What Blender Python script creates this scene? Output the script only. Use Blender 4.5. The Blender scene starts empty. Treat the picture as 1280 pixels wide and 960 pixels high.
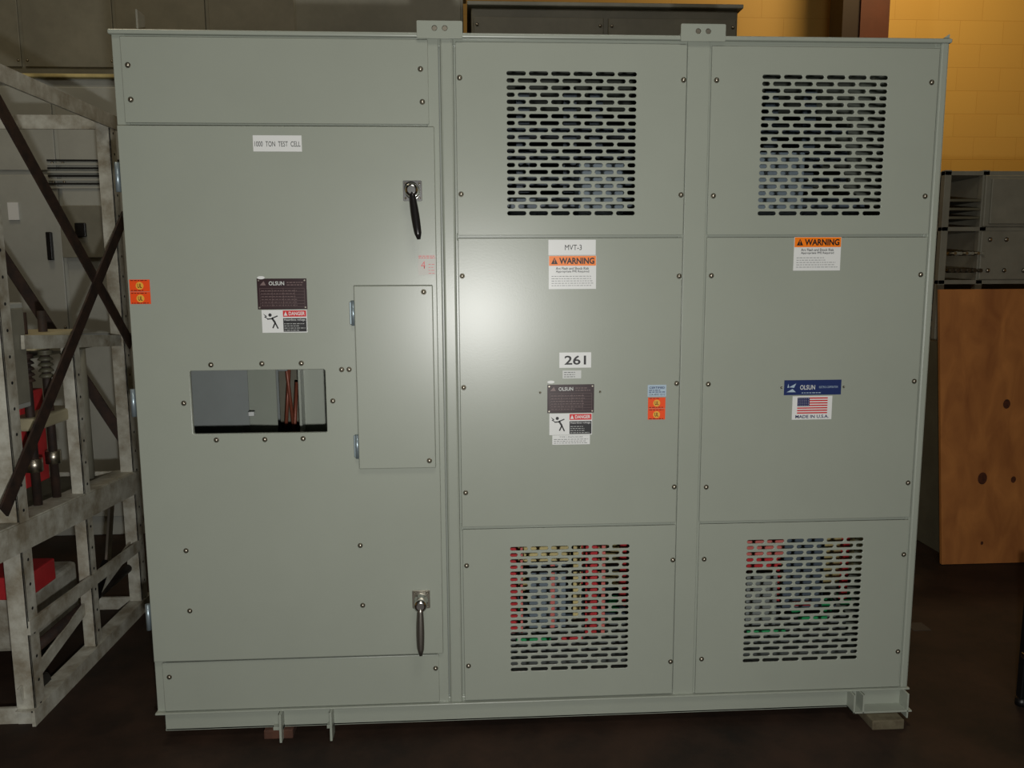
import bpy, math, random, bmesh
from mathutils import Vector, Matrix
random.seed(4)
scene=bpy.context.scene
COL=scene.collection
try:
    scene.view_settings.view_transform='Standard'
    scene.view_settings.look='None'
    scene.view_settings.exposure=0
except Exception: pass

# ---------------------------------------------------------------- materials
def lin(c):
    return tuple((v/255/12.92 if v/255<=0.04045 else ((v/255+0.055)/1.055)**2.4) for v in c)
def mat(name,rgb,rough=0.5,metal=0.0,noise=0.0,nscale=8.0,bump=0.0,bscale=300,spec=0.5,rgb2=None,coat=0,rvar=0):
    m=bpy.data.materials.new(name);m.use_nodes=True
    nt=m.node_tree;b=nt.nodes['Principled BSDF']
    c=lin(rgb)
    b.inputs['Base Color'].default_value=(*c,1)
    b.inputs['Roughness'].default_value=rough
    b.inputs['Metallic'].default_value=metal
    b.inputs['Specular IOR Level'].default_value=spec
    b.inputs['Coat Weight'].default_value=coat
    b.inputs['Coat Roughness'].default_value=0.18
    tc=nt.nodes.new('ShaderNodeTexCoord')
    if noise>0 or rgb2:
        n=nt.nodes.new('ShaderNodeTexNoise');n.inputs['Scale'].default_value=nscale;n.inputs['Detail'].default_value=6;n.inputs['Roughness'].default_value=0.65
        nt.links.new(tc.outputs['Object'],n.inputs['Vector'])
        r=nt.nodes.new('ShaderNodeValToRGB')
        c2=lin(rgb2) if rgb2 else tuple(v*(1-noise) for v in c)
        r.color_ramp.elements[0].position=0.35;r.color_ramp.elements[1].position=0.65
        r.color_ramp.elements[0].color=(*c2,1);r.color_ramp.elements[1].color=(*c,1)
        nt.links.new(n.outputs['Fac'],r.inputs['Fac']);nt.links.new(r.outputs['Color'],b.inputs['Base Color'])
        if rvar>0:
            mr=nt.nodes.new('ShaderNodeMapRange');mr.inputs['To Min'].default_value=rough-rvar;mr.inputs['To Max'].default_value=rough+rvar
            nt.links.new(n.outputs['Fac'],mr.inputs['Value']);nt.links.new(mr.outputs['Result'],b.inputs['Roughness'])
    if bump>0:
        n2=nt.nodes.new('ShaderNodeTexNoise');n2.inputs['Scale'].default_value=bscale;n2.inputs['Detail'].default_value=2
        nt.links.new(tc.outputs['Object'],n2.inputs['Vector'])
        bp=nt.nodes.new('ShaderNodeBump');bp.inputs['Strength'].default_value=bump;bp.inputs['Distance'].default_value=0.002
        nt.links.new(n2.outputs['Fac'],bp.inputs['Height']);nt.links.new(bp.outputs['Normal'],b.inputs['Normal'])
    return m
PAINT=mat('grey_enamel',(154,160,148),0.325,noise=0.05,nscale=1.8,bump=0.05,bscale=240,spec=0.55)
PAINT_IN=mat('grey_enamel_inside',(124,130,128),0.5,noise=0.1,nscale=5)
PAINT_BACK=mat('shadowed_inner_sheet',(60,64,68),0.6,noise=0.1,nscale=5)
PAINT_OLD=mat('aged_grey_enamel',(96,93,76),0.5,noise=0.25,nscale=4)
PAINT_OLD2=mat('pale_aged_enamel',(132,130,116),0.5,noise=0.25,nscale=4)
PAINT_PALE=mat('pale_grey_enamel',(168,170,162),0.45,noise=0.15,nscale=3)
RACKP=mat('worn_white_paint',(190,190,178),0.5,rgb2=(134,126,108),nscale=9,bump=0.1,bscale=80)
RUST=mat('rusty_steel',(56,38,28),0.7,rgb2=(30,22,18),nscale=20)
DARK=mat('dark_gap',(12,12,12),0.8)
BLACK=mat('black_plastic',(14,14,15),0.4)
CHROME=mat('chrome',(205,205,203),0.18,1.0)
STEEL=mat('zinc_bolt',(176,170,156),0.35,1.0)
WASH=mat('bolt_washer',(86,80,68),0.45,0.8)
HINGE=mat('hinge_zinc',(150,165,172),0.35,0.6)
WHITE=mat('label_white',(222,224,222),0.35)
OFFW=mat('label_offwhite',(200,203,200),0.4)
INK=mat('ink_black',(18,18,20),0.5)
INKG=mat('ink_grey',(80,83,85),0.5)
MAROON=mat('nameplate_maroon',(44,20,24),0.35)
RED=mat('label_red',(205,28,32),0.4)
ORANGE=mat('label_orange',(240,78,18),0.4)
WORANGE=mat('warning_orange',(248,128,16),0.4)
YEL=mat('ul_yellow',(230,170,60),0.4)
BLUE=mat('plate_blue',(36,50,98),0.35)
LBLUE=mat('label_pale_blue',(170,190,205),0.4)
NAVY=mat('flag_navy',(40,44,90),0.4)
PLATETXT=mat('nameplate_text',(120,100,98),0.4)
COPPER=mat('copper_cable',(120,66,48),0.45,0.2)
COILR=mat('red_epoxy',(196,50,54),0.45,noise=0.25,nscale=10)
PINK=mat('pale_red_board',(210,112,104),0.5,noise=0.2,nscale=12)
COILY=mat('coil_insulation_lit_lid',(206,190,130),0.6,noise=0.3,nscale=8)
COILG=mat('green_insulator',(40,150,90),0.5)
CORE=mat('core_steel',(84,96,108),0.5,noise=0.25,nscale=6)
DUCT=mat('pale_blue_duct',(112,126,136),0.5,noise=0.2,nscale=6)
WOODB=mat('wood_block',(112,106,84),0.8,rgb2=(76,66,48),nscale=14)
WOODD=mat('wood_block_dark',(84,52,36),0.8,rgb2=(44,28,20),nscale=14)
COLUMN=mat('brown_steel_column',(96,46,28),0.6,noise=0.3,nscale=3)
COLDARK=mat('dark_steel_column_web',(40,22,14),0.6)

def wood_mat():
    m=bpy.data.materials.new('plywood');m.use_nodes=True;nt=m.node_tree;b=nt.nodes['Principled BSDF']
    tc=nt.nodes.new('ShaderNodeTexCoord');mp=nt.nodes.new('ShaderNodeMapping')
    mp.inputs['Scale'].default_value=(4,4,1.6)
    nt.links.new(tc.outputs['Object'],mp.inputs['Vector'])
    n=nt.nodes.new('ShaderNodeTexNoise');n.inputs['Scale'].default_value=2.4;n.inputs['Detail'].default_value=9;n.inputs['Distortion'].default_value=0.8
    nt.links.new(mp.outputs['Vector'],n.inputs['Vector'])
    r=nt.nodes.new('ShaderNodeValToRGB')
    r.color_ramp.elements[0].position=0.25;r.color_ramp.elements[0].color=(*lin((142,86,42)),1)
    r.color_ramp.elements[1].position=0.75;r.color_ramp.elements[1].color=(*lin((186,122,62)),1)
    nt.links.new(n.outputs['Fac'],r.inputs['Fac']);nt.links.new(r.outputs['Color'],b.inputs['Base Color'])
    b.inputs['Roughness'].default_value=0.6
    return m
PLY=wood_mat()
KNOT=mat('plywood_knot',(88,44,22),0.6,rgb2=(52,26,14),nscale=60)
def block_mat():
    m=bpy.data.materials.new('yellow_block_wall');m.use_nodes=True;nt=m.node_tree;b=nt.nodes['Principled BSDF']
    tc=nt.nodes.new('ShaderNodeTexCoord');sx=nt.nodes.new('ShaderNodeSeparateXYZ');cx=nt.nodes.new('ShaderNodeCombineXYZ')
    ad=nt.nodes.new('ShaderNodeMath');ad.operation='ADD'
    nt.links.new(tc.outputs['Object'],sx.inputs[0])
    nt.links.new(sx.outputs['X'],ad.inputs[0]);nt.links.new(sx.outputs['Y'],ad.inputs[1])
    nt.links.new(ad.outputs[0],cx.inputs['X']);nt.links.new(sx.outputs['Z'],cx.inputs['Y'])
    br=nt.nodes.new('ShaderNodeTexBrick');br.inputs['Scale'].default_value=1.0
    br.inputs['Brick Width'].default_value=0.4;br.inputs['Row Height'].default_value=0.2;br.inputs['Mortar Size'].default_value=0.005
    br.inputs['Mortar Smooth'].default_value=0.8
    br.inputs['Color1'].default_value=(*lin((202,162,84)),1);br.inputs['Color2'].default_value=(*lin((199,158,81)),1);br.inputs['Mortar'].default_value=(*lin((190,148,72)),1)
    nt.links.new(cx.outputs[0],br.inputs['Vector']);nt.links.new(br.outputs['Color'],b.inputs['Base Color'])
    bp=nt.nodes.new('ShaderNodeBump');bp.invert=True;bp.inputs['Strength'].default_value=0.2;bp.inputs['Distance'].default_value=0.004
    nt.links.new(br.outputs['Fac'],bp.inputs['Height']);nt.links.new(bp.outputs['Normal'],b.inputs['Normal'])
    b.inputs['Roughness'].default_value=0.6
    return m
WALL=block_mat()
FLOORM=mat('stained_concrete_floor',(56,40,30),0.66,rgb2=(31,24,19),nscale=2.6,bump=0.3,bscale=30,rvar=0.12,spec=0.25)
CEIL=mat('ceiling_paint',(60,56,50),0.8)

# ---------------------------------------------------------------- helpers
def empty(name,loc=(0,0,0)):
    e=bpy.data.objects.new(name,None);e.location=loc;COL.objects.link(e);e.empty_display_size=0.1;return e
def add(me,name,m,parent=None):
    o=bpy.data.objects.new(name,me);COL.objects.link(o)
    if m: me.materials.append(m)
    if parent is not None:
        o.parent=parent;o.matrix_parent_inverse=Matrix.Translation(-parent.location)
    return o
def mesh_from(verts,faces,name):
    me=bpy.data.meshes.new(name);me.from_pydata(verts,[],faces);me.update();return me
def box(name,x0,x1,y0,y1,z0,z1,m,parent=None,bev=0.0,seg=2):
    bm=bmesh.new();bmesh.ops.create_cube(bm,size=1)
    for v in bm.verts:
        v.co=Vector(((x0+x1)/2+v.co.x*(x1-x0),(y0+y1)/2+v.co.y*(y1-y0),(z0+z1)/2+v.co.z*(z1-z0)))
    if bev>0: bmesh.ops.bevel(bm,geom=bm.edges[:],offset=bev,segments=seg,affect='EDGES',profile=0.5)
    me=bpy.data.meshes.new(name);bm.to_mesh(me);bm.free()
    return add(me,name,m,parent)
def bar(name,p0,p1,w,d,m,parent=None,up=(1,0,0)):
    """rectangular bar from p0 to p1; w along side axis, d along 'up' axis"""
    p0=Vector(p0);p1=Vector(p1);a=(p1-p0).normalized();u=Vector(up);u=(u-a*u.dot(a)).normalized();s=a.cross(u)
    vs=[]
    for p in (p0,p1):
        for sw,sd in ((-1,-1),(1,-1),(1,1),(-1,1)):
            vs.append(p+s*sw*w/2+u*sd*d/2)
    f=[(0,1,2,3),(7,6,5,4),(0,4,5,1),(1,5,6,2),(2,6,7,3),(3,7,4,0)]
    me=mesh_from(vs,f,name)
    bm=bmesh.new();bm.from_mesh(me);bmesh.ops.recalc_face_normals(bm,faces=bm.faces);bm.to_mesh(me);bm.free()
    return add(me,name,m,parent)
def lathe(name,p0,p1,prof,m,parent=None,seg=20):
    p0=Vector(p0);p1=Vector(p1);a=(p1-p0).normalized()
    u=a.orthogonal().normalized();s=a.cross(u)
    vs=[];fs=[]
    for t,r in prof:
        for i in range(seg):
            an=2*math.pi*i/seg
            vs.append(p0+a*t+(u*math.cos(an)+s*math.sin(an))*r)
    for k in range(len(prof)-1):
        for i in range(seg):
            j=(i+1)%seg
            fs.append((k*seg+i,k*seg+j,(k+1)*seg+j,(k+1)*seg+i))
    fs.append(tuple(reversed(range(seg))));fs.append(tuple((len(prof)-1)*seg+i for i in range(seg)))
    me=mesh_from(vs,fs,name)
    for p in me.polygons: p.use_smooth=len(p.vertices)==4
    return add(me,name,m,parent)
def cyl(name,p0,p1,r,m,parent=None,seg=20):
    L=(Vector(p1)-Vector(p0)).length
    return lathe(name,p0,p1,[(0,r),(L,r)],m,parent,seg)
def rrect(x0,x1,z0,z1,r,n=4):
    pts=[]
    for cx,cz,a0 in ((x1-r,z1-r,0),(x0+r,z1-r,90),(x0+r,z0+r,180),(x1-r,z0+r,270)):
        for i in range(n+1):
            a=math.radians(a0+90*i/n);pts.append((cx+r*math.cos(a),cz+r*math.sin(a)))
    return pts
def curve_mesh(cu,name):
    o=bpy.data.objects.new(name+'_c',cu)
    COL.objects.link(o);bpy.context.view_layer.update()
    me=bpy.data.meshes.new_from_object(o.evaluated_get(bpy.context.evaluated_depsgraph_get()))
    bpy.data.objects.remove(o);return me
def plate(name,outline,holes,y0,y1,m,parent=None,bev=0.001):
    """flat sheet in XZ with real cut-outs, between y0 (front) and y1"""
    cu=bpy.data.curves.new(name,'CURVE');cu.dimensions='2D';cu.fill_mode='BOTH'
    cu.extrude=(y1-y0)/2-bev;cu.bevel_depth=bev;cu.bevel_resolution=1;cu.offset=-bev if bev else 0
    for pts in [outline]+holes:
        sp=cu.splines.new('POLY');sp.points.add(len(pts)-1);sp.use_cyclic_u=True
        for p,(x,z) in zip(sp.points,pts): p.co=(x,z,0,1)
    me=curve_mesh(cu,name)
    for v in me.vertices:
        x,z,h=v.co; v.co=(x,(y0+y1)/2-h,z)
    me.update()
    return add(me,name,m,parent)
def text(name,s,x0,x1,z0,z1,y,m,parent,bold=0.0):
    cu=bpy.data.curves.new(name,'FONT');cu.body=s;cu.size=1;cu.offset=bold;cu.resolution_u=3
    me=curve_mesh(cu,name)
    xs=[v.co.x for v in me.vertices];ys=[v.co.y for v in me.vertices]
    a,b,c,d=min(xs),max(xs),min(ys),max(ys)
    for v in me.vertices:
        v.co=((v.co.x-a)/(b-a)*(x1-x0)+x0,y,(v.co.y-c)/(d-c)*(z1-z0)+z0)
    me.update();return add(me,name,m,parent)
def quads(name,rects,y,m,parent):
    vs=[];fs=[]
    for x0,x1,z0,z1 in rects:
        k=len(vs);vs+=[(x0,y,z0),(x1,y,z0),(x1,y,z1),(x0,y,z1)];fs.append((k,k+1,k+2,k+3))
    return add(mesh_from(vs,fs,name),name,m,parent)
def poly(name,polys,y,m,parent):
    vs=[];fs=[]
    for pl in polys:
        k=len(vs);vs+=[(x,y,z) for x,z in pl];fs.append(tuple(range(k,k+len(pl))))
    return add(mesh_from(vs,fs,name),name,m,parent)
def fine_print(name,x0,x1,z0,z1,rows,y,m,parent,fill=0.45):
    rs=[];p=(z1-z0)/rows
    for i in range(rows):
        z=z1-p*(i+0.75);x=x0
        end=x1-(x1-x0)*random.choice((0,0.05,0.3))
        while x<end-0.002:
            w=random.uniform(0.004,0.011);rs.append((x,min(x+w,end),z,z+p*fill));x+=w+0.0025
    return quads(name,rs,y,m,parent)
def bolt(x,z,y,parent,r=0.0085):
    r*=0.95
    lathe('bolt_washer',(x,y,z),(x,y-0.01,z),[(0,r*1.15),(0.0015,r*1.15),(0.0018,r)],WASH,parent,14)
    lathe('bolt_head',(x,y-0.0015,z),(x,y-0.01,z),[(0,r*0.86),(0.003,r*0.80),(0.005,r*0.5),(0.0055,r*0.1)],STEEL,parent,12)

# ---------------------------------------------------------------- main enclosure
cab=empty('switchgear_enclosure',(0.246,0.6,0.0))
XL,XR,ZT=-1.078,1.570,2.336
D=1.20
box('side_left',XL,XL+0.004,0.004,D,0.10,ZT,PAINT,cab)
box('side_right',XR-0.004,XR,0.004,D,0.10,ZT,PAINT,cab)
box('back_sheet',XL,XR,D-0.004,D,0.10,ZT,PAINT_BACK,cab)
box('roof_sheet',XL-0.006,XR+0.006,-0.012,D,ZT-0.012,ZT+0.002,PAINT,cab,0.004,3)
box('floor_sheet',XL,XR,0.004,D,0.10,0.108,PAINT_IN,cab)
box('divider',-0.082,-0.078,0.01,D-0.01,0.11,ZT-0.02,PAINT_IN,cab)
def fr(n,x0,x1,z0,z1,y0=0.0,b=0.003): box(n,x0,x1,y0,0.05,z0,z1,PAINT,cab,b)
fr('corner_post_left',XL,-1.040,0.107,ZT-0.006,0.002,0.002)
fr('corner_post_right_inner',1.528,1.548,0.107,ZT-0.008,0.003)
fr('corner_post_right',1.5435,XR,0.107,ZT-0.008,-0.007,0.006)
fr('post_a',-0.118,-0.0795,0.107,ZT-0.008,-0.001,0.003)
fr('post_b',-0.0745,-0.0325,0.107,ZT-0.008,-0.007,0.007)
box('post_inner',-0.080,-0.01,0.012,0.05,0.107,ZT-0.012,PAINT,cab)
fr('post_c',0.7125,0.786,0.107,ZT-0.008,-0.003,0.003)
fr('post_c_inner',0.695,0.80,0.107,ZT-0.008,0.005)
fr('top_rail',XL+.004,XR-.004,2.300,ZT-0.006,0.004)
fr('bottom_rail',XL+.004,XR-.004,0.100,0.125,0.004)
fr('rail_mid_upper',-0.03,XR-.004,1.700,1.724,0.008)
fr('rail_mid_lower',-0.03,XR-.004,0.725,0.750,0.008)
fr('rail_left_upper',XL+.004,-0.10,2.03,2.08,0.006)
fr('rail_left_lower',XL+.004,-0.10,0.27,0.31,0.006)
box('bottom_lip',XL-0.003,XR+0.003,-0.016,0.03,0.103,0.110,PAINT,cab,0.002)
box('base_channel_front',-1.055,1.560,0.002,0.012,0.036,0.103,PAINT,cab,0.002)
box('base_channel_flange',-1.055,1.560,0.002,0.06,0.036,0.042,PAINT,cab)
box('base_channel_left',-1.055,-1.045,0.01,D-0.02,0.036,0.103,PAINT,cab)
box('base_channel_right',1.55,1.560,0.01,D-0.02,0.036,0.103,PAINT,cab)
box('base_channel_back',-1.055,1.560,D-0.03,D-0.02,0.036,0.103,PAINT,cab)

def slots(x0,x1,z0,z1,rows=21,cols=6):
    hs=[];p=(z1-z0)/rows;w=(x1-x0+0.010)/cols;h=0.0130;g=0.010;L=w-g
    for r in range(rows):
        zc=z1-p*(r+0.5)
        if r%2==0:
            segs=[(x0+w*c,x0+w*c+L) for c in range(cols)]
        else:
            segs=[(x0,x0+w/2-g)]+[(x0+w*(c+0.5),x0+w*(c+0.5)+L) for c in range(cols-1)]+[(x0+w*(cols-0.5),x1)]
        for a,b in segs: hs.append(rrect(a,b,zc-h/2,zc+h/2,h/2-0.0002,3))
    return hs
def rect(x0,x1,z0,z1,r=0.002): return rrect(x0,x1,z0,z1,r,1)
PY=-0.007
plate('left_top_panel',rect(-1.050,-0.112,2.062,2.318),[],PY,0.002,PAINT,cab,0.002)
plate('left_bottom_panel',rect(-1.050,-0.112,0.112,0.288),[],PY,0.002,PAINT,cab,0.002)
plate('mid_top_grille_panel',rect(-0.026,0.709,1.716,2.312),slots(0.134,0.549,1.775,2.230),PY,-0.002,PAINT,cab,0.0012)
plate('mid_centre_panel',rect(-0.026,0.709,0.742,1.707),[],PY,-0.001,PAINT,cab,0.0018)
plate('mid_bottom_grille_panel',rect(-0.024,0.709,0.116,0.733),slots(0.137,0.549,0.212,0.672),PY,-0.002,PAINT,cab,0.0012)
plate('right_top_grille_panel',rect(0.790,1.539,1.716,2.308),slots(0.957,1.371,1.774,2.226),PY,-0.002,PAINT,cab,0.0012)
plate('right_centre_panel',rect(0.790,1.538,0.742,1.707),[],PY,-0.001,PAINT,cab,0.0018)
plate('right_bottom_grille_panel',rect(0.792,1.536,0.112,0.733),slots(0.961,1.376,0.218,0.677),PY,-0.002,PAINT,cab,0.0012)
DY=-0.018
plate('door',rect(-1.072,-0.096,0.297,2.053),[rect(-0.896,-0.464,1.079,1.287,0.004)],DY,-0.001,PAINT,cab,0.0025)
for x,z in ((-.827,1.306),(-.665,1.308),(-.539,1.308),(-.920,1.182),(-.442,1.183),(-.823,1.059),(-.667,1.058),(-.543,1.059),(-.410,1.286),(-.386,1.286),(-.942,.686),(-.942,.476),(-.368,.690),(-.366,.479)):
    bolt(x,z,DY,cab,0.0078)
plate('access_door',rect(-0.361,-0.109,0.957,1.557),[],DY-0.020,DY,PAINT,cab,0.003)
bolt(-.138,1.536,DY-0.020,cab,0.008);bolt(-.130,.982,DY-0.020,cab,0.008)
for z in (1.469,1.031):
    box('access_hinge_leaf',-0.378,-0.362,DY-0.006,DY,z-0.037,z+0.037,HINGE,cab,0.002)
    cyl('access_hinge_pin',(-0.366,DY-0.010,z-0.040),(-0.366,DY-0.010,z+0.040),0.0065,HINGE,cab,14)
for z in (1.897,1.184,0.454):
    box('door_hinge_leaf',-1.082,-1.066,-0.006,0.012,z-0.045,z+0.045,HINGE,cab,0.002)
    cyl('door_hinge_pin',(-1.083,-0.009,z-0.045),(-1.083,-0.009,z+0.045),0.008,HINGE,cab,14)
for x,z in ((-1.030,2.233),(-1.028,2.131),(-.136,2.229),(-.132,2.130),(-1.028,.237),(-.124,.238),
  (-.014,2.204),(.700,2.203),(-.014,1.846),(.700,1.844),(-.014,1.586),(.700,1.582),(-.014,1.220),(.700,1.225),(-.012,.862),(.700,.868),(-.012,.606),(.701,.608),(-.010,.243),(.701,.235),
  (.807,2.203),(1.517,2.202),(.807,1.841),(1.519,1.840),(.808,1.583),(1.521,1.583),(.808,1.221),(1.522,1.222),(.811,.865),(1.523,.866),(.811,.608),(1.524,.607),(.812,.241),(1.525,.246)):
    bolt(x,z,PY,cab,0.0078)

def handle(x,z,tx,tz,levm,i):
    plate('handle_plate_%d'%i,rrect(x-0.030,x+0.030,z-0.030,z+0.034,0.004),[],DY-0.003,DY,CHROME if i==1 else STEEL,cab,0.0008)
    for sx in (-1,1):
        for sz in (-1,1): bolt(x+sx*0.022,z+sz*0.023+0.002,DY-0.003,cab,0.0035)
    lathe('handle_hub_%d'%i,(x,DY-0.003,z),(x,DY-0.08,z),[(0,0.024),(0.008,0.024),(0.014,0.018),(0.034,0.017),(0.042,0.022),(0.054,0.021),(0.058,0.012)],CHROME,cab,24)
    d=Vector((tx-x,0,tz-z));L=d.length;d.normalize()
    s=Vector((-d.z,0,d.x))
    n=9;me_v=[];me_f=[];ring=12
    for k in range(n):
        t=k/(n-1)
        c=Vector((x,DY-0.052-0.018*math.sin(t*math.pi*0.5),z))+d*(t*L*1.0)
        w=0.010+0.004*math.sin(t*math.pi)-0.002*(1-t); th=0.008
        if k==n-1: w*=0.55;th*=0.6
        for j in range(ring):
            a=2*math.pi*j/ring
            me_v.append(c+s*math.cos(a)*w+Vector((0,1,0))*math.sin(a)*th)
    for k in range(n-1):
        for j in range(ring):
            j2=(j+1)%ring;me_f.append((k*ring+j,k*ring+j2,(k+1)*ring+j2,(k+1)*ring+j))
    me_f.append(tuple(range(ring)));me_f.append(tuple(reversed([(n-1)*ring+j for j in range(ring)])))
    me=mesh_from(me_v,me_f,'lever')
    for p in me.polygons:p.use_smooth=True
    bm=bmesh.new();bm.from_mesh(me);bmesh.ops.recalc_face_normals(bm,faces=bm.faces);bm.to_mesh(me);bm.free()
    add(me,'handle_lever_%d'%i,levm,cab)
handle(-.168,1.853,-.147,1.700,mat('handle_black_chrome',(46,44,44),0.25,0.6),1)
handle(-.168,.493,-.169,.326,mat('handle_dull_chrome',(140,136,128),0.3,0.9),2)

# ---- labels on enclosure
DL=DY-0.0012
def lab(n,x0,x1,z0,z1,y,m): return box(n,x0,x1,y,y+0.001,z0,z1,m,cab)
def ink(y): return y-0.0006
lab('test_cell_label',-.660,-.510,1.975,2.024,DL,WHITE)
text('test_cell_text','1000  TON  TEST  CELL',-.655,-.514,1.990,2.006,ink(DL),INK,cab)
def nameplate(x0,x1,z0,z1,y):
    lab('nameplate',x0,x1,z0,z1,y,MAROON);w=x1-x0;h=z1-z0
    text('nameplate_maker','OLSUN',x0+w*.24,x0+w*.55,z1-h*.22,z1-h*.09,ink(y),OFFW,cab,0.02)
    poly('nameplate_logo',[[(x0+w*.06,z1-h*.22),(x0+w*.18,z1-h*.22),(x0+w*.14,z1-h*.08)]],ink(y),PLATETXT,cab)
    fine_print('nameplate_sub',x0+w*.6,x1-w*.05,z1-h*.24,z1-h*.08,2,ink(y),PLATETXT,cab,.3)
    ln=[]
    for i in range(7):
        z=z1-h*(.32+.1*i);ln.append((x0+w*.05,x1-w*.05,z,z+0.0006))
    for k in (.05,.3,.52,.75,.948): ln.append((x0+w*k,x0+w*k+0.0006,z1-h*.92,z1-h*.32))
    quads('nameplate_table',ln,ink(y),PLATETXT,cab)
    fine_print('nameplate_print',x0+w*.08,x1-w*.2,z0+h*.1,z1-h*.33,6,ink(y)-0.0002,PLATETXT,cab,0.18)
    for sx in (x0+.006,x1-.006):
        for sz in (z0+.006,z1-.006): cyl('rivet',(sx,y,sz),(sx,y-.002,sz),.0025,STEEL,cab,8)
nameplate(-.669,-.512,1.483,1.581,DL)
PL=PY-0.0012
nameplate(.264,.421,1.130,1.226,PL)
for x,z,y in ((-.655,1.584,DL),(.276,1.235,PL)):
    poly('inspection_sticker',[[(x+0.012*math.cos(a*math.pi/8),z+.005*math.sin(a*math.pi/8)) for a in range(16)]],y-.0009,WHITE,cab)
def danger(x0,x1,z0,z1,y):
    lab('danger_label',x0,x1,z0,z1,y,WHITE);w=x1-x0;h=z1-z0;q=ink(y);xm=x0+w*.47
    quads('danger_black',[(xm,x1-.002,z0+.003,z1-h*.36)],q,INK,cab)
    quads('danger_red',[(xm,x1-.002,z1-h*.30,z1-.002)],q,RED,cab)
    text('danger_word','DANGER',xm+w*.13,x1-.006,z1-h*.24,z1-h*.08,q-.0003,WHITE,cab,0.02)
    poly('danger_tri',[[(xm+w*.02,z1-h*.25),(xm+w*.10,z1-h*.25),(xm+w*.06,z1-h*.07)]],q-.0003,WHITE,cab)
    text('danger_text','Hazardous voltage.',xm+.003,x1-.004,z1-h*.50,z1-h*.38,q-.0003,WHITE,cab)
    fine_print('danger_print',xm+.003,x1-.006,z0+h*.07,z1-h*.55,4,q-.0003,OFFW,cab,.22)
    cx=x0+w*.25;cz=z0+h*.5
    def limb(a,b,t):
        a=Vector(a);b=Vector(b);n=(b-a).normalized();n=Vector((-n.y,n.x))*t
        return [tuple(a-n),tuple(b-n),tuple(b+n),tuple(a+n)]
    u=h*.1
    P=[limb((cx-u*.6,cz+u*1.6),(cx+u*.8,cz-u*.6),u*.42),limb((cx+u*.8,cz-u*.6),(cx-u*.3,cz-u*3),u*.3),limb((cx+u*.8,cz-u*.6),(cx+u*2.0,cz-u*3.2),u*.3),
       limb((cx-u*.4,cz+u*1.4),(cx+u*2,cz+u*2.4),u*.25),limb((cx-u*.4,cz+u*1.2),(cx-u*2.6,cz+u*1.0),u*.25),
       [(cx-u*1.3+u*.75*math.cos(a*math.pi/6),cz+u*2.8+u*.75*math.sin(a*math.pi/6)) for a in range(12)]]
    poly('danger_figure',P,q,INK,cab)
    poly('danger_bolt',[[(x0+w*.03,z1-h*.15),(x0+w*.12,z1-h*.28),(x0+w*.09,z1-h*.3),(x0+w*.17,z1-h*.44),(x0+w*.05,z1-h*.31),(x0+w*.08,z1-h*.28)]],q,INK,cab)
danger(-.658,-.515,1.408,1.481,DL)
danger(.271,.415,1.055,1.128,PL)
lab('notice_label',.281,.408,1.022,1.054,PL,WHITE)
text('notice_text','TYPE 1 ENCLOSURE',.305,.384,1.046,1.050,ink(PL),INKG,cab)
fine_print('notice_print',.286,.402,1.025,1.044,3,ink(PL),INKG,cab,.25)
def ul(x0,x1,z0,z1,y):
    zm=(z0+z1)/2
    lab('certification_label_upper',x0,x1,zm+.0006,z1,y,ORANGE);lab('certification_label_lower',x0,x1,z0,zm-.0006,y,ORANGE)
    for za,zb in ((zm+.0015,z1),(z0,zm-.0015)):
        c=(za+zb)/2-.001;cx=(x0+x1)/2;r=(zb-za)*.33
        poly('cert_disc',[[(cx+r*math.cos(a*math.pi/10),c+r*math.sin(a*math.pi/10)) for a in range(20)]],y-.0004,YEL,cab)
        text('cert_ul','UL',cx-r*.55,cx+r*.55,c-r*.55,c+r*.55,y-.0008,MAROON,cab,.02)
        fine_print('cert_print',x0+.004,x1-.004,zb-.005,zb-.001,1,y-.0005,MAROON,cab,.5)
        fine_print('cert_print_b',x0+.004,x1-.004,za+.0005,za+.005,1,y-.0005,MAROON,cab,.5)
ul(-1.066,-1.003,1.503,1.580,DL)
ul(.604,.663,1.103,1.178,PL)
lab('checked_label',.602,.665,1.181,1.221,PL,LBLUE)
text('checked_word','CERTIFIED',.607,.660,1.208,1.215,ink(PL),BLUE,cab,.02)
text('checked_num','CSA-4830 10/12',.606,.661,1.185,1.192,ink(PL),INKG,cab)
fine_print('checked_print',.606,.661,1.194,1.206,2,ink(PL),BLUE,cab,.4)
lab('wiring_sticker',-.155,-.098,1.590,1.655,DL,mat('sticker_clear',(176,174,166),.4))
fine_print('sticker_red',-.153,-.100,1.642,1.653,2,ink(DL),RED,cab,.4)
text('sticker_scrawl','4',-.146,-.132,1.610,1.634,ink(DL),RED,cab,-.01)
fine_print('sticker_lines',-.122,-.102,1.592,1.63,4,ink(DL),RED,cab,.16)
lab('unit_label',.267,.422,1.652,1.701,PL,WHITE)
text('unit_text','MVT-3',.321,.376,1.668,1.685,ink(PL),INK,cab)
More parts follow.
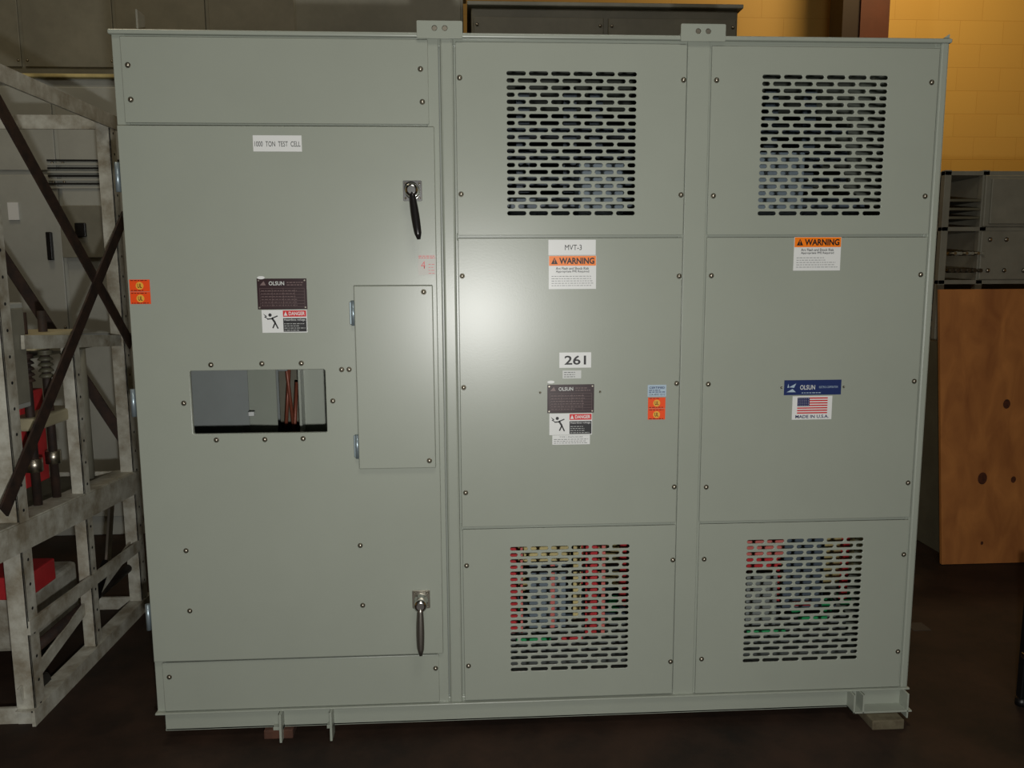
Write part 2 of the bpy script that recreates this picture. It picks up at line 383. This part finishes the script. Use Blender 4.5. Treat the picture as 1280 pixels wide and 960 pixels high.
def warning(x0,x1,z0,z1,y):
    lab('warning_label',x0,x1,z0,z1,y,WHITE);w=x1-x0;h=z1-z0;q=ink(y)
    quads('warning_band',[(x0+.001,x1-.001,z1-h*.30,z1-.001)],q,WORANGE,cab)
    text('warning_word','WARNING',x0+w*.22,x1-w*.04,z1-h*.25,z1-h*.06,q-.0003,INK,cab,.035)
    poly('warning_tri',[[(x0+w*.05,z1-h*.25),(x0+w*.19,z1-h*.25),(x0+w*.12,z1-h*.05)]],q-.0003,INK,cab)
    text('warning_bang','!',x0+w*.112,x0+w*.128,z1-h*.22,z1-h*.1,q-.0005,WORANGE,cab,.02)
    text('warning_l1','Arc Flash and Shock Risk',x0+w*.15,x1-w*.15,z1-h*.42,z1-h*.34,q,INK,cab,.01)
    text('warning_l2','Appropriate PPE Required',x0+w*.15,x1-w*.15,z1-h*.52,z1-h*.44,q,INK,cab,.01)
    fine_print('warning_print',x0+w*.06,x1-w*.06,z0+h*.08,z1-h*.57,5,q,INKG,cab,.18)
warning(.268,.424,1.542,1.650,PL)
warning(1.083,1.242,1.598,1.708,PL)
lab('asset_number_label',.304,.410,1.282,1.333,PL,WHITE)
text('asset_number','261',.321,.393,1.292,1.323,ink(PL),INK,cab,.02)
lab('tracking_tag',.315,.377,1.246,1.273,PL,OFFW)
fine_print('tracking_print',.320,.372,1.249,1.271,3,ink(PL),INKG,cab,.3)
lab('maker_plate',1.069,1.267,1.180,1.231,PL,BLUE)
text('maker_name','OLSUN',1.124,1.176,1.198,1.214,ink(PL),OFFW,cab,.02)
text('maker_sub','ELECTRICS CORPORATION',1.190,1.255,1.203,1.210,ink(PL),LBLUE,cab)
fine_print('maker_url',1.13,1.20,1.184,1.192,1,ink(PL),LBLUE,cab,.3)
poly('maker_logo',[[(1.078,1.190),(1.110,1.190),(1.098,1.201)],[(1.086,1.207),(1.110,1.220),(1.103,1.205)],[(1.080,1.205),(1.083,1.219),(1.086,1.206)]],ink(PL),LBLUE,cab)
lab('origin_label',1.100,1.238,1.095,1.176,PL,WHITE)
fx0,fx1,fz0,fz1=1.117,1.222,1.116,1.171
sh=(fz1-fz0)/13
quads('flag_stripes',[(fx0,fx1,fz0+sh*i,fz0+sh*(i+1)) for i in range(0,13,2)],ink(PL),RED,cab)
quads('flag_canton',[(fx0,fx0+.042,fz0+sh*6,fz1)],ink(PL)-.0003,NAVY,cab)
quads('flag_stars',[(fx0+.004+.0066*c,fx0+.0058+.0066*c,fz1-.0048-.0057*r,fz1-.003-.0057*r) for c in range(6) for r in range(5)],ink(PL)-.0006,WHITE,cab)
text('origin_text','MADE IN U.S.A.',1.112,1.228,1.100,1.111,ink(PL),NAVY,cab,.02)
for x in (.240,.441,1.06,1.276): bolt(x,1.206 if x>1 else 1.20,PY,cab,.0035)

for x0,x1 in ((-.145,-.003),(.685,.829)):
    c=(x0+x1)/2
    holes=[[(c+dx+.0085*math.cos(a*math.pi/8),2.349+.0085*math.sin(a*math.pi/8)) for a in range(16)] for dx in (-.016,.016)]
    plate('lifting_bracket',rect(x0,x1,2.318,2.371,.003),holes,-.019,-.013,PAINT,cab,.001)
    box('lifting_bracket_foot',x0,x1,-.012,.05,ZT+.002,ZT+.006,PAINT,cab)
    for dx in (-.016,.016): cyl('lifting_bracket_bolt',(c+dx,-.010,2.349),(c+dx,-.016,2.349),.0072,STEEL,cab,12)
box('lifting_ear_left',-1.008,-1.002,.02,.08,ZT,2.405,PAINT_OLD2,cab,.001)
poly('lifting_ear_right',[[(1.545,ZT),(1.578,ZT),(1.578,2.358)]],.01,PAINT,cab)
for x in (-.655,-.484):
    box('base_fin',x-.004,x+.004,-.045,.01,.004,.106,PAINT,cab,.001)
    box('base_fin_flange',x-.030 if x<-.6 else x-.018,x+.004,-.02,.01,.036,.048,PAINT,cab,.001)
box('foot_bracket_plate',1.352,1.566,-.05,.01,.038,.044,PAINT,cab,.001)
box('foot_bracket_web_l',1.352,1.358,-.05,.01,.038,.106,PAINT,cab,.001)
box('foot_bracket_web_m',1.385,1.391,-.05,.01,.038,.106,PAINT,cab,.001)
box('foot_bracket_web_r',1.547,1.553,-.05,.01,.015,.106,PAINT,cab,.001)

# interior transformer
for k,cx in enumerate((.12,.735,1.35)):
    lathe('coil',(cx,.58,.36),(cx,.58,1.62),[(0,.25),(.02,.265),(1.24,.265),(1.26,.25)],COILY,cab,40)
    for a in range(0,360,30):
        ca,sa=math.cos(math.radians(a)),math.sin(math.radians(a))
        bar('coil_spacer',(cx+ca*.272,.58+sa*.272,.30),(cx+ca*.272,.58+sa*.272,1.66),.03,.018,COILR,cab,(ca,sa,0))
    for a in range(200,345,28):
        ca,sa=math.cos(math.radians(a)),math.sin(math.radians(a))
        box('coil_block',cx+ca*.25-.022,cx+ca*.25+.022,.58+sa*.25-.02,.58+sa*.25+.02,.255,.31,COILG,cab,.003)
    box('core_leg',cx-.09,cx+.09,.50,.66,.25,1.85,CORE,cab)
box('core_yoke_bottom',-.02,1.5,.42,.74,.12,.25,CORE,cab,.004)
box('core_yoke_top',-.02,1.5,.42,.74,1.70,1.88,CORE,cab,.004)
box('core_clamp_top',-.02,1.5,.36,.40,1.66,1.86,CORE,cab,.004)
box('core_clamp_bottom',-.02,1.5,.33,.37,.12,.24,PAINT_IN,cab,.004)
box('bus_support',.0,1.5,.26,.30,.648,.672,DUCT,cab,.004)
box('bus_support_low',.10,.56,.22,.24,.485,.505,DARK,cab,.002)
for i,x in enumerate((.22,.40,.50,1.02,1.18,1.33)):
    bar('busbar',(x,.5,1.9),(x,.5,2.28),.05,.01,CORE,cab,(0,1,0))
    cyl('standoff_insulator',(x,.49,2.0),(x,.40,2.0),.02,CORE,cab)
for i in range(3): box('bus_bar_long',.05,1.45,.42,.43,1.92+.09*i,1.955+.09*i,CORE,cab)
box('duct_upper_mid',.40,.56,.24,.36,1.75,1.98,DUCT,cab,.004)
box('duct_upper_left',.16,.26,.28,.36,1.75,1.86,CORE,cab,.004)
box('duct_upper_right',1.05,1.22,.26,.40,1.78,2.02,DUCT,cab,.004)
for x0,x1,z0,z1,m,y in ((.145,.175,.26,.64,COILR,.20),(.185,.195,.26,.64,PINK,.20),(.20,.375,.53,.645,COILY,.22),(.22,.36,.26,.52,DUCT,.24),(.30,.318,.26,.52,PINK,.235),
     (.43,.475,.24,.64,COILR,.21),(.49,.505,.24,.64,PINK,.21),(.385,.415,.3,.64,COILY,.22),(.17,.30,.215,.245,COILG,.20),(.34,.42,.222,.24,COILR,.2),
     (.985,1.20,.60,.64,COILR,.22),(1.0,1.19,.52,.59,PINK,.22),(1.05,1.17,.47,.52,COILR,.23),(.97,1.03,.24,.46,DUCT,.26),(1.2,1.36,.30,.64,CORE,.25),(1.20,1.37,.62,.64,PINK,.22),(1.06,1.18,.24,.45,PAINT_IN,.25),(1.25,1.36,.27,.30,COILG,.2),(1.05,1.2,.222,.24,COILG,.2),(1.22,1.30,.335,.35,COILR,.2)):
    box('winding_lead',x0,x1,y,y+.012,z0,z1,m,cab,.003)
# left compartment seen through the door window
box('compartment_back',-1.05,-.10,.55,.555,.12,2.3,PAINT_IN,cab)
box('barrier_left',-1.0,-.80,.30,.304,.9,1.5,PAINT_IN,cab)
bar('barrier_angled',(-.75,.30,.9),(-.75,.30,1.5),.12,.004,PAINT,cab,(.35,1,0))
box('barrier_right',-.60,-.42,.30,.305,.9,1.5,PAINT,cab)
box('barrier_right_flange',-.606,-.598,.24,.305,.9,1.5,PAINT,cab)
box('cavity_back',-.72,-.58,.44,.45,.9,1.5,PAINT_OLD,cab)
box('operator_box',-.70,-.665,.34,.42,1.24,1.30,PAINT_IN,cab,.004)
for a,b in (((-.690,.36,.95),(-.655,.35,1.30)),((-.648,.34,1.0),(-.685,.36,1.42)),((-.655,.33,.9),(-.632,.34,1.20))):
    cyl('cable',a,b,.0065,COPPER,cab,12)
box('link_bar',-.66,-.50,.22,.228,1.268,1.276,WHITE,cab,.002)
box('terminal_block',-.79,-.77,.25,.27,1.09,1.105,OFFW,cab,.002)

box('wooden_block',1.40,1.515,-.095,.10,.0,.036,WOODB,None,.004)
box('wooden_block.001',-.72,-.62,-.015,.12,.0,.034,WOODD,None,.004)

# ---------------------------------------------------------------- left rack (draw-out frame)
rk=empty('breaker_frame_rack',(-1.9,.65,0))
def post(n,x,y,z0,z1,w=.05):
    box(n+'_a',x-w,x,y,y+.006,z0,z1,RACKP,rk,.001);box(n+'_b',x-.006,x,y,y+w,z0,z1,RACKP,rk,.001)
    z=z0+.06
    while z<z1-.04:
        cyl(n+'_hole',(x+.0006,y+w*.55,z),(x-.001,y+w*.55,z),.006,DARK,rk,8);z+=.09
RX=-1.56
post('post_front_right',RX,.14,0.0,2.30,.065)
post('post_back_right',RX,1.10,0.0,2.28,.06)
post('post_mid_right',RX,.62,0.06,1.33,.05)
post('post_front_left',-2.35,.14,0,2.30,.06);post('post_back_left',-2.35,1.10,0,2.28,.06)
for z in (.03,2.27):
    bar('rail_side_right_%d'%z,(RX,.12,z),(RX,1.20,z),.06,.012,RACKP,rk,(1,0,0))
    bar('rail_side_right_flat_%d'%z,(RX-.03,.12,z+.026),(RX-.03,1.20,z+.026),.06,.006,RACKP,rk,(0,0,1))
    bar('rail_side_left_%d'%z,(-2.38,.12,z),(-2.38,1.20,z),.06,.012,RACKP,rk,(1,0,0))
    bar('rail_front_%d'%z,(-2.38,.15,z),(RX,.15,z),.06,.012,RACKP,rk,(0,1,0))
    bar('rail_back_%d'%z,(-2.38,1.15,z),(RX,1.15,z),.06,.012,RACKP,rk,(0,1,0))
bar('mid_rail_right',(RX,.0,.70),(RX,1.15,.63),.10,.012,RACKP,rk,(1,0,0))
bar('mid_rail_right_top',(RX-.05,.0,.752),(RX-.05,1.15,.682),.10,.006,RACKP,rk,(0,0,1))
bar('mid_rail_front',(-2.38,.05,.70),(RX,.05,.70),.10,.012,RACKP,rk,(0,1,0))
bar('mid_rail_back',(-2.38,1.13,.64),(RX,1.13,.64),.09,.012,RACKP,rk,(0,1,0))
bar('upper_mid_rail',(RX-.02,.30,1.36),(RX-.02,1.12,1.30),.05,.012,RACKP,rk,(1,0,0))
bar('lower_rail',(RX,.14,.36),(RX,1.12,.33),.05,.012,RACKP,rk,(1,0,0))
bar('strut_low',(RX-.04,.12,.12),(RX-.04,1.12,.33),.05,.008,RACKP,rk,(1,0,0))
bar('brace_a',(RX+.012,.12,2.26),(RX+.012,1.14,1.28),.055,.008,RUST,rk,(1,0,0))
bar('brace_b',(RX+.022,1.14,1.86),(RX+.022,.02,.82),.055,.008,RUST,rk,(1,0,0))
bar('brace_c',(-2.38,1.15,2.2),(-1.6,1.15,.8),.05,.008,RUST,rk,(0,1,0))
box('mechanism_box',-1.98,-1.60,.06,.36,1.12,1.50,PAINT_PALE,rk,.006)
for zz in (1.17,1.31,1.45): bolt(-1.62,zz,.06,rk,.009)
box('mechanism_side_cover',-1.60,-1.59,.10,.34,1.14,1.48,PAINT_OLD2,rk,.003)
for y in (.42,.56):
    cyl('lead_screw',(-1.64,y,.68),(-1.64,y,1.46),.016,RUST,rk,14)
    for i in range(9): lathe('insulator_shed',(-1.64,y,1.20+i*.022),(-1.64,y,1.3),[(0,.016),(.004,.028),(.012,.024),(.018,.016)],RUST if y<.5 else PAINT_OLD,rk,18)
    lathe('screw_nut',(-1.64,y,.86),(-1.64,y,.9),[(0,.03),(.05,.03)],STEEL,rk,6)
box('crosshead',-1.86,-1.58,.38,.72,1.32,1.38,mat('cream_casting',(176,166,132),.5),rk,.01)
box('crosshead_low',-1.86,-1.60,.38,.70,1.02,1.07,mat('cream_casting_b',(160,152,124),.5),rk,.01)
box('red_cover',-1.80,-1.70,.46,.64,.78,1.15,COILR,rk,.006)
box('red_cover_low',-1.95,-1.70,.40,.62,.36,.45,COILR,rk,.006)
box('tray',-2.3,-1.62,.16,1.08,.66,.675,PAINT_OLD,rk,.003)
box('tray_upper',-2.3,-1.66,.40,1.08,1.28,1.29,PAINT_OLD,rk,.003)
box('motor_housing',-2.2,-1.75,.5,.9,.10,.34,RACKP,rk,.02)
cyl('drive_shaft',(-1.62,.2,.22),(-1.62,1.1,.22),.02,RUST,rk)
lathe('caster_wheel',(-1.66,.30,.055),(-1.60,.30,.055),[(0,.05),(.005,.055),(.045,.055),(.05,.05)],BLACK,rk,24)
bar('linkage',(-1.60,.85,.30),(-1.60,.95,.62),.04,.01,STEEL,rk,(1,0,0))
bar('linkage_b',(-1.60,.70,.22),(-1.60,.85,.34),.05,.02,BLACK,rk,(1,0,0))
cyl('grey_pipe',(-1.70,.95,.7),(-1.70,.95,1.3),.03,PAINT_OLD2,rk)
# ---------------------------------------------------------------- background switchgear
def gear(name,x0,x1,y0,y1,h,m,nd=2,vents=(),lid=True,edge=None):
    e=empty(name,((x0+x1)/2,(y0+y1)/2,0))
    box('body',x0,x1,y0,y1,0,h,m,e,.006)
    w=(x1-x0)/nd
    for i in range(nd):
        for z0,z1 in ((.12,h*.45),(h*.46,h*.80),(h*.81,h-.05)):
            box('door_panel',x0+w*i+.012,x0+w*(i+1)-.012,y0-.014,y0,z0,z1,m,e,.004)
            for sx in (x0+w*i+.03,x0+w*(i+1)-.03):
                for sz in (z0+.04,z1-.04): bolt(sx,sz,y0-.014,e,.008)
        box('latch',x0+w*(i+1)-.09,x0+w*(i+1)-.06,y0-.04,y0-.014,h*.62,h*.68,BLACK,e,.004)
    for vx0,vx1,vz0,vz1 in vents:
        n=int((vz1-vz0)/.022)
        for k in range(n):
            box('louvre',vx0,vx1,y0-.022,y0-.012,vz0+k*.022,vz0+k*.022+.010,DARK if k%2 else m,e)
    if lid: box('lid',x0-.02,x1+.02,y0-.03,y1,h,h+.02,edge or m,e,.004)
    return e
g1=gear('switchgear_cabinet',-4.2,-1.75,2.30,3.10,2.72,PAINT_PALE,4,vents=((-2.42,-2.0,2.10,2.29),),edge=COILY)  # cream lid colour paints in the lit top edge of this cabinet
box('breaker_panel',-2.36,-2.12,2.25,2.285,1.70,2.00,PAINT_OLD2,g1,.004)
box('breaker_toggle',-2.27,-2.21,2.23,2.25,1.82,1.90,BLACK,g1,.004)
box('label_card',-2.66,-2.60,2.275,2.284,1.92,2.02,WHITE,g1)
g2=gear('switchgear_cabinet.001',-4.2,-1.12,3.2,4.1,3.7,PAINT_OLD2,5)
g3=gear('switchgear_cabinet.002',-.86,.0,1.70,2.6,3.25,PAINT_OLD2,1)
g4=gear('switchgear_cabinet.003',.04,1.42,1.66,2.6,2.94,PAINT_OLD2,2)
colm=empty('steel_column',(3.28,4.2,0))
box('web',3.265,3.285,4.06,4.36,0,5.5,COLUMN,colm)
box('flange_front',3.22,3.46,4.04,4.06,0,5.5,COLUMN,colm)
box('dark_left_strip',3.08,3.22,4.06,4.30,0,5.5,COLDARK,colm)  # darker brown box forming the left strip of the column
box('flange_back',3.22,3.46,4.36,4.38,0,5.5,COLUMN,colm)
sh=empty('equipment_shelving',(3.3,2.3,0))
for x in (2.79,3.02,3.9):
    for y in (2.0,2.7):
        box('upright',x,x+.04,y,y+.04,0,2.18,PAINT_OLD2,sh,.002)
for z in (.3,.9,1.52,1.83,2.15):
    box('shelf',2.79,3.94,2.0,2.74,z,z+.025,PAINT_OLD2,sh,.002)
box('side_back',2.80,3.93,2.72,2.735,0,2.17,PAINT_OLD,sh)
box('module_upper',3.03,3.92,1.985,2.6,1.855,2.15,PAINT_OLD2,sh,.006)
box('module_upper_door',3.06,3.34,1.97,1.985,1.87,2.13,PAINT_OLD2,sh,.004)
box('module_mid',3.03,3.92,1.99,2.6,1.545,1.83,PAINT_OLD2,sh,.006)
for x in (3.08,3.18,3.30): 
    for z in (1.60,1.78): bolt(x,z,1.985,sh,.012)
for i in range(6):
    lathe('bushing',(2.86+i*.035,2.03,1.70),(2.86+i*.035,1.95,1.70),[(0,.014),(.03,.014),(.035,.009),(.07,.009)],PAINT_OLD2 if i%2 else STEEL,sh,12)
    lathe('bushing_low',(2.86+i*.035,2.03,1.60),(2.86+i*.035,1.97,1.60),[(0,.014),(.05,.012)],WASH,sh,12)
for i in range(3): box('folded_sheet',2.83,3.02,2.0,2.4,1.90+i*.05,1.915+i*.05,PAINT_OLD,sh,.002)
for i in range(4): box('panel_stack',2.84,3.9,2.0,2.6,1.21+i*.05,1.245+i*.05,PAINT_OLD2 if i%2 else PAINT_OLD,sh,.003)
ply=empty('plywood_sheet',(3.2,1.5,0))
v=[(2.50,1.50,1.50),(2.58,1.44,.004),(3.80,1.44,.004),(3.72,1.50,1.50)]
vv=[Vector(p) for p in v];vb=[p+Vector((0,.018,0)) for p in vv]
me=mesh_from(vv+vb,[(0,1,2,3),(7,6,5,4),(0,4,5,1),(1,5,6,2),(2,6,7,3),(3,7,4,0)],'board')
add(me,'board',PLY,ply)
for x,z,r in ((2.785,.48,.026),(2.90,.885,.02),(3.3,1.1,.02),(2.96,.47,.014),(2.80,.12,.008)):
    yy=1.44+.06*z/1.5
    poly('knot',[[(x+r*math.cos(a*math.pi/8),z+r*1.3*math.sin(a*math.pi/8)) for a in range(16)]],yy-.0035,KNOT,ply)
cr=empty('parts_crate',(3.1,1.78,0))
for z in (.05,.3,.55,.8,1.05): box('slat',2.66,3.8,1.56,1.58,z,z+.14,PAINT_OLD,cr,.003)
for x in (2.68,3.2,3.74): box('stud',x,x+.05,1.58,1.95,0,1.2,PAINT_OLD,cr,.003)
# low black stand at the right edge: only its rear corner leg is in view
st=empty('black_equipment_stand',(2.3,-.2,0))
for x in (2.02,2.55):
    for y in (-.50,.02):
        box('leg',x,x+.03,y,y+.03,.03,.50,BLACK,st,.003)
        lathe('foot',(x+.015,y+.015,0),(x+.015,y+.015,.05),[(0,.022),(.02,.022),(.03,.012)],BLACK,st,14)
for z in (.1,.48): 
    box('shelf_tier',2.04,2.57,-.48,.04,z,z+.015,BLACK,st,.003)
box('clip',2.012,2.035,.012,.03,.19,.21,CHROME,st,.002)
box('paper_scrap',1.98,2.06,.66,.74,.0,.002,mat('scrap',(60,52,44),.8))
# ---------------------------------------------------------------- room
box('floor',-7,7,-6,4.6,-.1,0,FLOORM)
box('wall_back',-7,7,4.6,4.8,0,5.6,WALL)
box('wall_right',7,7.2,-6,4.8,0,5.6,WALL)
box('wall_left',-7.2,-7,-6,4.8,0,5.6,WALL)
box('ceiling',-7.2,7.2,-6,4.8,5.6,5.8,CEIL)

# ---------------------------------------------------------------- lights
def light(name,kind,loc,power,col,size=.1,target=None):
    l=bpy.data.lights.new(name,kind);l.energy=power;l.color=col
    if kind=='AREA': l.size=size
    else: l.shadow_soft_size=size
    o=bpy.data.objects.new(name,l);o.location=loc;COL.objects.link(o)
    if target: o.rotation_euler=(Vector(target)-Vector(loc)).to_track_quat('-Z','Y').to_euler()
    return o
light('camera_flash','POINT',(.06,-2.70,1.35),172,(1,.99,.96),.03)
light('warehouse_lamp_right','AREA',(3.6,2.9,5.2),58,(1,.74,.36),.8,(3.6,4.2,2.5))
light('warehouse_lamp_front','AREA',(.6,-3.4,5.2),45,(1,.94,.82),1.5,(.5,0,1.2))
light('warehouse_lamp_left','AREA',(-2.2,.6,5.3),25,(1,.85,.6),.8,(-2.2,1.2,1.0))
w=bpy.data.worlds.new('World');scene.world=w;w.use_nodes=True
w.node_tree.nodes['Background'].inputs[0].default_value=(1,.93,.82,1);w.node_tree.nodes['Background'].inputs[1].default_value=.03

# ---------------------------------------------------------------- camera
cd=bpy.data.cameras.new('camera');cam=bpy.data.objects.new('camera',cd);COL.objects.link(cam)
cd.sensor_width=36;cd.lens=36*1002/1280;cd.clip_start=.05
r1=Vector((.99841,-.0125,.05495));r2=Vector((.00496,.99079,.13531));n=Vector((-.05614,-.13482,.98928))
right=Vector((r1.x,n.x,-r2.x));down=Vector((r1.y,n.y,-r2.y));fwd=Vector((r1.z,n.z,-r2.z))
cam.matrix_world=Matrix((( right.x,-down.x,-fwd.x,0),(right.y,-down.y,-fwd.y,-2.64),(right.z,-down.z,-fwd.z,1.59),(0,0,0,1)))
scene.camera=cam
